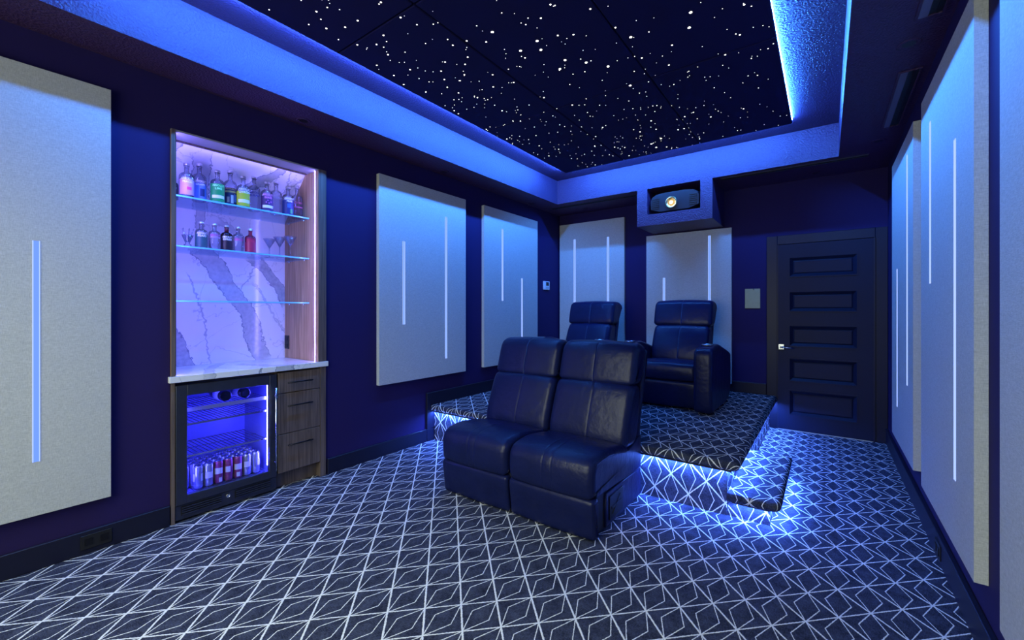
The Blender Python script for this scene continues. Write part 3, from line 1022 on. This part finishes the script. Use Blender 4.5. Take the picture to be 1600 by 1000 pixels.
flat_cache = {}
def flat(col, rough=.45):
    key = tuple(round(c, 3) for c in col)
    if key not in flat_cache: flat_cache[key] = mat('print_' + str(len(flat_cache)), col, rough)
    return flat_cache[key]
glass_cache = {}
def tint_glass(c):
    if c not in glass_cache: glass_cache[c] = glass('bottle_glass_' + str(len(glass_cache)), c, tuple(v * .70 for v in c), .5)
    return glass_cache[c]
CLEAR = (.86, .89, .97)
def bottle(label, x, y, z, r, h, tint, wrap, lines, band=None, arts=(), cap=(.55, .57, .62), rot=-.16, neck=None):
    """wrap=(colour, z0, z1, half-angle) printed film; lines=[(text, colour, size, z)]; band=(colour, z0, z1); arts=[(colour, angle, half, z0, z1)]"""
    t = thing('liquor_bottle', label, 'bottle', (x, y, z), rot, 'bottles on the niche shelves')
    bm = bm_new()
    lathe(bm, [(r * .9, 0), (r, h * .02), (r, h * .60), (r * .96, h * .645), (r * .78, h * .69), (r * .45, h * .725), (r * .33, h * .75),
               (r * .33, h * .90), (r * .40, h * .905), (r * .40, h * .925)], 24)
    obj('glass_body', bm, tint_glass(tint), t)
    bm = bm_new()
    lathe(bm, [(r * .42, h * .925), (r * .44, h * .935), (r * .44, h * .995), (r * .38, h)], 18)
    obj('cap', bm, mat('cap_metal', cap, .3, metal=.7) if 'cap_metal' not in D.materials or cap != (.55, .57, .62) else D.materials['cap_metal'], t)
    if neck:
        bm = bm_new(); lathe(bm, [(r * .36, h * .75), (r * .36, h * .925)], 18); obj('neck_sleeve', bm, flat(neck), t)
    mats = []
    bm = bm_new()
    def mi(c):
        m = flat(c)
        if m not in mats: mats.append(m)
        return mats.index(m)
    if wrap: curved(bm, r * 1.008, -wrap[3], wrap[3], h * wrap[1], h * wrap[2], 18, mi(wrap[0]))
    if band: curved(bm, r * 1.016, -1.0, 1.0, h * band[1], h * band[2], 12, mi(band[0]))
    for (c, a, ha, z0, z1) in arts: curved(bm, r * 1.020, a - ha, a + ha, h * z0, h * z1, 6, mi(c))
    for (s, c, size, zc) in lines: curved_text(bm, s, size, r * 1.024, h * zc, .0006, mi(c), maxw=r * 1.9)
    if len(bm.verts): obj('printed_label', bm, mats, t)
    else: bm.free()
    return t
F = lambda px, X: (lambda rt: (lambda d: d * (.8042 + rt * .5943))(-X / (.5943 - rt * .8042)))((px - 800) / 664)
WH = (.80, .80, .84)
x1, x2 = -3.415, -3.47
bottle('small dark bottle at the left end of the top shelf, half behind the frame', -3.545, .935, S1 + .0005, .040, .165, (.25, .27, .38), ((.03, .03, .05), .1, .6, 1.6), [('ABSOLUT', WH, .014, .42)])
bottle('clear bottle with pink lips print, first from the left in front on the top shelf', x1, .985, S1 + .0005, .041, .228, CLEAR, ((.62, .30, .62), .06, .50, 1.2), [('ABSOLUT', WH, .021, .52), ('PEACH', WH, .018, .43)], None, [((.75, .05, .25), .25, .32, .20, .29)])
bottle('clear bottle with dark blue fruit print and white lettering on the top shelf', x2, 1.073, S1 + .0005, .041, .262, CLEAR, ((.16, .20, .62), .06, .46, 1.2), [('ABSOLUT', WH, .020, .50), ('GRAPE', WH, .018, .42)], None, [((.03, .03, .12), .3, .35, .12, .32)])
bottle('bottle with a bright green wrap and white band on the top shelf', x1, 1.163, S1 + .0005, .041, .228, CLEAR, ((.015, .30, .07), .02, .56, 2.2), [('ABSOLUT', (.30, .85, .35), .020, .50), ('LIME', (.30, .85, .35), .022, .41)], (WH, .12, .21))
bottle('bottle with dark patchwork print and two orange bands on the top shelf', x2, 1.262, S1 + .0005, .041, .262, CLEAR, ((.025, .025, .10), .03, .50, 2.2), [('ABSOLUT', (.75, .45, .25), .020, .47)], ((.62, .42, .16), .37, .42), [((.55, .55, .8), .1, .2, .08, .3), ((.5, .25, .2), -.5, .2, .1, .25), ((.10, .2, .6), .7, .25, .12, .34)])
bottle('bottle with a yellow green wrap and white band on the top shelf', x1, F(380, x1), S1 + .0005, .041, .228, CLEAR, ((.42, .50, .02), .02, .50, 2.2), [('ABSOLUT', WH, .021, .55), ('CITRON', WH, .021, .46)], (WH, .13, .23))
bottle('clear bottle with navy lettering beside the yellow green one', x2, F(397, x2), S1 + .0005, .041, .262, CLEAR, None, [('ABSOLUT', (.04, .04, .30), .021, .50), ('KURANT', (.04, .04, .30), .021, .42)])
bottle('bottle with a purple and pink dotted wrap and white band', x1, F(417, x1), S1 + .0005, .041, .228, CLEAR, ((.05, .02, .13), .02, .50, 2.2), [('ABSOLUT', (.75, .22, .60), .021, .53), ('BERRI', (.75, .22, .60), .021, .44)], (WH, .10, .19), [((.5, .12, .5), -.35, .1, .26, .31), ((.5, .12, .5), .1, .1, .24, .29), ((.5, .12, .5), .45, .1, .28, .33), ((.5, .12, .5), -.1, .1, .33, .37)])
bottle('plain clear bottle with pale print right of the purple one', x2, F(431.5, x2), S1 + .0005, .041, .262, CLEAR, None, [('ABSOLUT', (.55, .58, .75), .020, .48)])
bottle('bottle with a navy and green print near the oak side of the top shelf', x1, F(450, x1), S1 + .0005, .041, .228, CLEAR, ((.02, .03, .16), .02, .50, 2.2), [('ABSOLUT', WH, .021, .55), ('PEAR', WH, .019, .46)], None, [((.03, .30, .12), .35, .3, .05, .20), ((.04, .12, .45), -.1, .3, .24, .38)])
bottle('clear bottle with small red print, last on the right of the top shelf', x2, min(F(464, x2), 1.745), S1 + .0005, .041, .262, CLEAR, None, [('ABSOLUT', (.55, .12, .2), .018, .46)], ((.5, .12, .22), .31, .345))
xs2 = -3.41
hs, rr = .176, .0355
bottle('small bottle with a dark green wrap, left of the row on the middle shelf', xs2, F(314.5, xs2), S2 + .0005, rr, hs, CLEAR, ((.03, .10, .11), .02, .52, 2.2), [('ABSOLUT', WH, .019, .55), ('PEARS', WH, .019, .45)])
bottle('small clear bottle with thin pink lettering on the middle shelf', xs2, F(335, xs2), S2 + .0005, rr, hs, CLEAR, None, [('ABSOLUT', (.60, .12, .45), .018, .53)], ((.70, .40, .70), .44, .46))
bottle('small nearly black bottle with a red neck on the middle shelf', xs2, F(354, xs2), S2 + .0005, rr, hs, (.10, .05, .10), ((.02, .012, .03), .02, .56, 2.6), [('ABSOLUT', WH, .019, .52), ('ESPRESS', WH, .017, .42)], None, (), (.55, .57, .62), -.16, (.10, .01, .03))
bottle('small clear bottle with a magenta logo on the middle shelf', xs2, F(372, xs2), S2 + .0005, rr, hs, CLEAR, None, [('ABSOLUT', (.60, .03, .30), .024, .47)])
bottle('small red bottle at the right of the row on the middle shelf', xs2, F(391, xs2), S2 + .0005, rr, hs, (.75, .25, .40), ((.42, .025, .10), .02, .42, 2.2), [('ABSOLUT', (.60, .03, .12), .020, .52), ('RASPBERRI', (.60, .03, .12), .015, .45)])

# ---- glasses
def cocktail_glass(label, x, y, z, h=.158, r=.046):
    t = thing('cocktail_glass', label, 'glass', (x, y, z), 0, 'stemmed glasses in the niche')
    bm = bm_new(); lathe(bm, [(.004, h * .50), (r, h), (r * .96, h - .001), (.002, h * .53)], 24); obj('bowl', bm, M['glass'], t)
    bm = bm_new(); lathe(bm, [(.0042, .006), (.0036, h * .3), (.0042, h * .5)], 10); obj('stem', bm, M['glass'], t)
    bm = bm_new(); lathe(bm, [(.034, 0), (.034, .002), (.010, .005), (.0042, .006)], 20); obj('foot', bm, M['glass'], t)
    return t
cocktail_glass('clear martini glass on the middle shelf in front of the oak side', -3.40, F(453.5, -3.40), S2 + .0005)
cocktail_glass('clear martini glass on the middle shelf left of the one before the oak', -3.50, F(437, -3.50), S2 + .0005)
cocktail_glass('clear martini glass on the middle shelf beside the small red bottle', -3.60, F(421, -3.60), S2 + .0005, .15)
t = thing('cut_glass_goblet', 'small cut-glass goblet with glass stirrers at the left of the middle shelf', 'glass', (-3.40, F(293, -3.40), S2 + .0005))
bm = bm_new(); lathe(bm, [(.022, 0), (.022, .012), (.012, .018), (.016, .03), (.034, .075), (.032, .075), (.012, .03)], 12); obj('bowl', bm, M['glass'], t)
for k in range(5):
    a = k * 1.3
    bm = bm_new(); tube(bm, [(.006 * math.cos(a), .006 * math.sin(a), .032), (.032 * math.cos(a), .032 * math.sin(a), .118)], .003, 6); obj('stirrer', bm, M['glass'], t)

# ================================================================ BEVERAGE FRIDGE
FX = -3.222          # face of the door
fr = thing('beverage_fridge', 'black glass-door beverage fridge glowing blue under the marble counter', 'fridge', (-3.5, 1.175, 0))
fo = (-3.5, 1.175, 0)
def fp(name, m, boxes, bev=0.0, parent=fr): return part(name, m, boxes, parent, bev, fo)
liner = mat('blue_grey_liner', (.20, .22, .55), .35)
fp('cabinet_shell', liner, [(-3.72, -3.70, .885, 1.465, .105, .85), (-3.70, -3.262, .885, .905, .105, .85), (-3.70, -3.262, 1.447, 1.465, .105, .85),
                            (-3.70, -3.262, .905, 1.447, .825, .85), (-3.70, -3.262, .905, 1.447, .105, .135)])
fp('door_frame', M['steel'], [(-3.258, FX, .875, .933, .108, .852), (-3.258, FX, 1.424, 1.474, .108, .852), (-3.258, FX, .933, 1.424, .785, .852), (-3.258, FX, .933, 1.424, .108, .162)], .002)
fp('glass_pane', M['pane'], [(-3.244, -3.238, .933, 1.424, .162, .785)])
fp('plinth', M['steel'], [(-3.60, -3.236, .875, 1.474, .012, .103)], .002)
for (a, b) in ((.905, 1.125), (1.205, 1.435)):
    g = fp('grille', M['black'], [(-3.2355, -3.232, a, b, .040, .094)])
    fp('louvres', M['steel'], [(-3.2325, -3.224, a + .003, b - .003, .043 + k * .0135, .050 + k * .0135) for k in range(4)], 0, g)
bm = bm_new()
lathe(bm, [(.010, .0), (.013, .0035), (.010, .005), (.008, .003), (.006, .001)], 20, axis='x', c=(-3.2360 + 3.5, 1.165 - 1.175, .072))
tag(obj('badge', bm, M['chrome'], fr), label='small round chrome ring badge')
bm = bm_new()
tube(bm, [(-3.185 + 3.5, 1.452 - 1.175, .165), (-3.185 + 3.5, 1.452 - 1.175, .760)], .0065, 8)
for zz_ in (.225, .705): tube(bm, [(FX + 3.5, 1.452 - 1.175, zz_), (-3.185 + 3.5, 1.452 - 1.175, zz_)], .005, 6)
tag(obj('door_handle', bm, M['chrome'], fr), label='slim vertical steel bar handle')
fp('led_strip', M['fridge_led'], [(-3.285, -3.270, 1.432, 1.446, .19, .80)])
fp('led_strip', M['fridge_led'], [(-3.285, -3.270, .906, .918, .19, .80)])
def wire_shelf(z, front_h, lip):
    fp('wire_shelf', M['steel'], [(-3.69, -3.30, 0.915 + .027 * k, .918 + .027 * k, z - .003, z) for k in range(20)] + [(-3.69, -3.685, .907, 1.445, z - .006, z - .003), (-3.50, -3.495, .907, 1.445, z - .006, z - .003)])
    fp('shelf_front', lip, [(-3.300, -3.292, .907, 1.430, z - front_h, z + .002)])
wire_shelf(.690, .022, mat('satin_shelf_lip', (.55, .57, .62), .3, metal=.6))
wire_shelf(.590, .010, M['chrome'])
wire_shelf(.385, .008, M['chrome'])
wire_shelf(.142, .006, M['chrome'])

def wine(label, px, x=-3.335):
    y = F(px, x)
    t = thing('wine_bottle', label, 'bottle', (x, y, .728), group='wine bottles in the fridge')
    bm = bm_new(); lathe(bm, [(.0, -.006), (.020, -.004), (.034, .0), (.0365, -.008), (.0365, -.19), (.030, -.215), (.016, -.235), (.0145, -.29), (.016, -.292), (.016, -.30)], 24, axis='x')
    obj('glass_body', bm, mat('dark_wine_glass', (.008, .010, .02), .08), t)
    bm = bm_new(); lathe(bm, [(.0372, -.045), (.0372, -.135)], 24, axis='x'); obj('paper_label', bm, flat((.82, .82, .84)), t)
wine('dark wine bottle lying on the top fridge shelf, left of two', 353)
wine('dark wine bottle lying on the top fridge shelf, right of two', 384)

def can(label, x, y, body, rot=0.0, patches=()):
    t = thing('drinks_can', label, 'can', (x, y, .1425), rot, 'drinks cans in the fridge')
    bm = bm_new(); lathe(bm, [(.022, 0), (.0275, .008), (.0275, .138), (.0245, .148)], 20); obj('can_body', bm, body, t)
    bm = bm_new(); lathe(bm, [(.0245, .148), (.0250, .1515), (.0235, .152), (.0225, .149), (.0, .149)], 20); obj('can_lid', bm, M['chrome'], t)
    if patches:
        bm = bm_new()
        for (a, ha, z0, z1) in patches: curved(bm, .0279, a - ha, a + ha, z0, z1, 8)
        obj('printed_label', bm, flat((.74, .74, .78)), t)
    return t
silver = mat('silver_can', (.55, .57, .66), .25, metal=.7)
plum = mat('plum_red_can', (.34, .05, .16), .3, metal=.4)
spec = [('silver can, leftmost of the front row in the fridge', silver, [(.9, .35, .05, .10), (-1.0, .3, .05, .10)]),
        ('silver can with a wide pale label, second of the fridge front row', silver, [(.1, .8, .055, .095)]),
        ('plum red can with a pale band and low label, third of the fridge front row', plum, [(0, .9, .065, .105), (.4, .35, .01, .04)]),
        ('plum red can with one square pale label, fourth of the fridge front row', plum, [(-.1, .55, .06, .10)]),
        ('plum red can with a high pale band, fifth of the fridge front row', plum, [(.1, .9, .06, .10), (.1, .4, .012, .042)]),
        ('silver can with a pale label, sixth of the fridge front row', silver, [(.1, .8, .06, .10)]),
        ('silver can nearest the light strip in the fridge front row', silver, [(.7, .35, .055, .10)])]
for k, (lb, m, pt) in enumerate(spec): can(lb, -3.345, 1.028 + .0588 * k, m, -.3, pt)
c0 = None
ORD = ('first', 'second', 'third', 'fourth', 'fifth', 'sixth', 'seventh', 'eighth')
for row in range(3):
    for k in range(8):
        loc = (-3.408 - .062 * row, .969 + .0588 * k, .1425)
        lb = 'silver can, %s from the left in the %s row of the fridge' % (ORD[k], ('second', 'third', 'rearmost')[row])
        if c0 is None: c0 = can(lb, loc[0], loc[1], silver)
        else: dup(c0, loc, None, lb)

# ================================================================ SEATING
sofa = thing('armless_loveseat', 'dark navy leather two-seat armless recliner sofa in front of the platform', 'sofa', (-1.647, 2.55, 0))
so = Vector((-1.647, 2.55, 0))
def loc_prof(P, o=2.55): return [(y - o, z) for y, z in P]
seat_p = [(2.225, .245), (2.175, .25), (2.165, .33), (2.170, .42), (2.215, .470), (2.36, .487), (2.55, .462), (2.74, .425), (2.74, .27)]
foot_p = [(2.24, .012), (2.20, .012), (2.192, .10), (2.178, .19), (2.178, .232), (2.20, .248), (2.26, .248), (2.26, .012)]
lumb_p = [(2.69, .40), (2.655, .43), (2.665, .52), (2.735, .70), (2.775, .785), (2.81, .808), (2.95, .80), (2.93, .62), (2.87, .40)]
head_p = [(2.83, .800), (2.80, .815), (2.805, .86), (2.855, 1.02), (2.885, 1.065), (2.95, 1.088), (3.03, 1.075), (3.06, 1.03), (2.98, .80)]
shell_p = [(2.85, .30), (2.93, .62), (3.00, .82), (3.05, 1.01), (3.085, 1.035), (3.11, 1.01), (3.095, .93), (3.02, .72), (2.955, .54), (2.945, .42), (2.935, .30)]
for (a, b) in ((-2.245, -1.652), (-1.642, -1.045)):
    xa, xb, xm = a - so.x, b - so.x, (a + b) / 2 - so.x
    for nm, P, r, bu, se in (('seat_cushion', seat_p, .045, .012, [xm - .03, xm + .03]), ('footrest_panel', foot_p, .022, .006, None),
                             ('back_cushion', lumb_p, .045, .014, [xm + .02]), ('headrest', head_p, .045, .012, [xm])):
        bm = bm_new(); cushion(bm, loc_prof(P), xa, xb, r, bu, se)
        obj(nm, bm, M['leather'], sofa)
bm = bm_new(); cushion(bm, loc_prof(shell_p), -2.235 - so.x, -1.050 - so.x, .02, .0, None, 1)
obj('back_shell', bm, M['leather'], sofa)
side_p = [(2.225, .252), (2.218, .30), (2.218, .43), (2.23, .452), (2.40, .455), (2.72, .40), (2.80, .42), (2.93, .45), (2.94, .40), (2.938, .222), (2.60, .236)]
low_p = [(2.36, .03), (2.36, .232), (2.60, .226), (2.935, .214), (2.945, .03)]
for x in (-2.243, -1.072):
    bm = bm_new(); cushion(bm, loc_prof(side_p), x - so.x, x + .026 - so.x, .008, .0, None, 0)
    obj('side_panel', bm, M['leather'], sofa)
    bm = bm_new(); cushion(bm, loc_prof(low_p), x + .002 - so.x, x + .024 - so.x, .006, .0, None, 0)
    obj('rear_side_panel', bm, M['leather'], sofa)
bm = bm_new(); box(bm, -2.228 - so.x, -1.062 - so.x, -.325, .37, .028, .26)
obj('base_frame', bm, M['leather_dark'], sofa)
for x, sg in ((-2.2415, -1), (-1.0475, 1)):
    bm = bm_new()
    xx = x - so.x
    box(bm, min(xx, xx + sg * .006), max(xx, xx + sg * .006), -.155, .05, .06, .20, .002, 1)
    box(bm, min(xx, xx + sg * .010), max(xx, xx + sg * .010), -.13, .02, .12, .135)
    tube(bm, [(xx + sg * .008, -.12, .09), (xx + sg * .008, .0, .175)], .004, 6)
    obj('recliner_mechanism', bm, M['black_metal'], sofa)
for x in (-2.19, -1.66, -1.10):
    for y in (2.29, 2.90):
        bm = bm_new(); lathe(bm, [(.02, 0), (.02, .03)], 12, cx=x - so.x, cy=y - 2.55)
        obj('foot', bm, M['black'], sofa)
sofa.location = so

def recliner(label, x, y, z):
    t = thing('recliner_armchair', label, 'armchair', (x, y, z), 0, 'recliners on the platform')
    arm = [(0.03, .012), (.0, .05), (-.004, .40), (.005, .56), (.05, .606), (.20, .625), (.36, .632), (.46, .612), (.93, .515), (.955, .47), (.955, .012)]
    for (a, b) in ((-.46, -.298), (.298, .46)):
        bm = bm_new(); cushion(bm, arm, a, b, .03, .004, None, 2)
        ar = obj('arm', bm, M['leather'], t)
        c = ((a + b) / 2, .20, .0)
        bm = bm_new()
        lathe(bm, [(.036, .626), (.050, .626), (.052, .634), (.047, .639), (.040, .637), (.037, .630)], 24, cx=c[0], cy=c[1])
        tag(obj('cup_holder', bm, M['satin'], ar), label='round metal cup holder rim')
        bm = bm_new()
        lathe(bm, [(.0, .6275), (.037, .6278)], 20, cx=c[0], cy=c[1])
        obj('cup_well', bm, M['black'], ar)
    seat = [(.16, .275), (.125, .29), (.12, .36), (.135, .42), (.18, .447), (.40, .445), (.66, .425), (.66, .275)]
    foot = [(.17, .02), (.145, .02), (.135, .12), (.128, .24), (.145, .268), (.22, .268), (.22, .02)]
    lumb = [(.60, .40), (.575, .43), (.60, .55), (.665, .70), (.715, .775), (.75, .792), (.90, .79), (.86, .60), (.80, .40)]
    head = [(.77, .785), (.735, .80), (.735, .85), (.770, .98), (.795, 1.040), (.85, 1.068), (.98, 1.06), (1.05, 1.03), (1.065, .97), (1.03, .945), (.93, .785)]
    shell = [(.70, .30), (.86, .62), (.93, .80), (.97, .95), (1.0, .985), (1.03, .97), (1.02, .90), (.97, .70), (.92, .50), (.90, .30)]
    for nm, P, x0, x1_, r, bu, se in (('seat_cushion', seat, -.294, .294, .04, .010, None), ('footrest_panel', foot, -.294, .294, .02, .005, None),
                                      ('back_cushion', lumb, -.292, .292, .045, .014, [.0]), ('headrest', head, -.308, .308, .04, .012, [.0]),
                                      ('back_shell', shell, -.285, .285, .02, .0, None)):
        bm = bm_new(); cushion(bm, P, x0, x1_, r, bu, se)
        obj(nm, bm, M['leather'], t)
    bm = bm_new(); box(bm, -.292, .292, .20, .90, .02, .28)
    obj('base_frame', bm, M['leather_dark'], t)
    return t
rc = recliner('dark leather recliner armchair on the platform nearer the door, right arm in view', -1.285, 4.14, .3605)
dup(rc, (-2.39, 4.14, .3605), 0, 'dark leather recliner armchair on the platform behind the loveseat, left of the two')
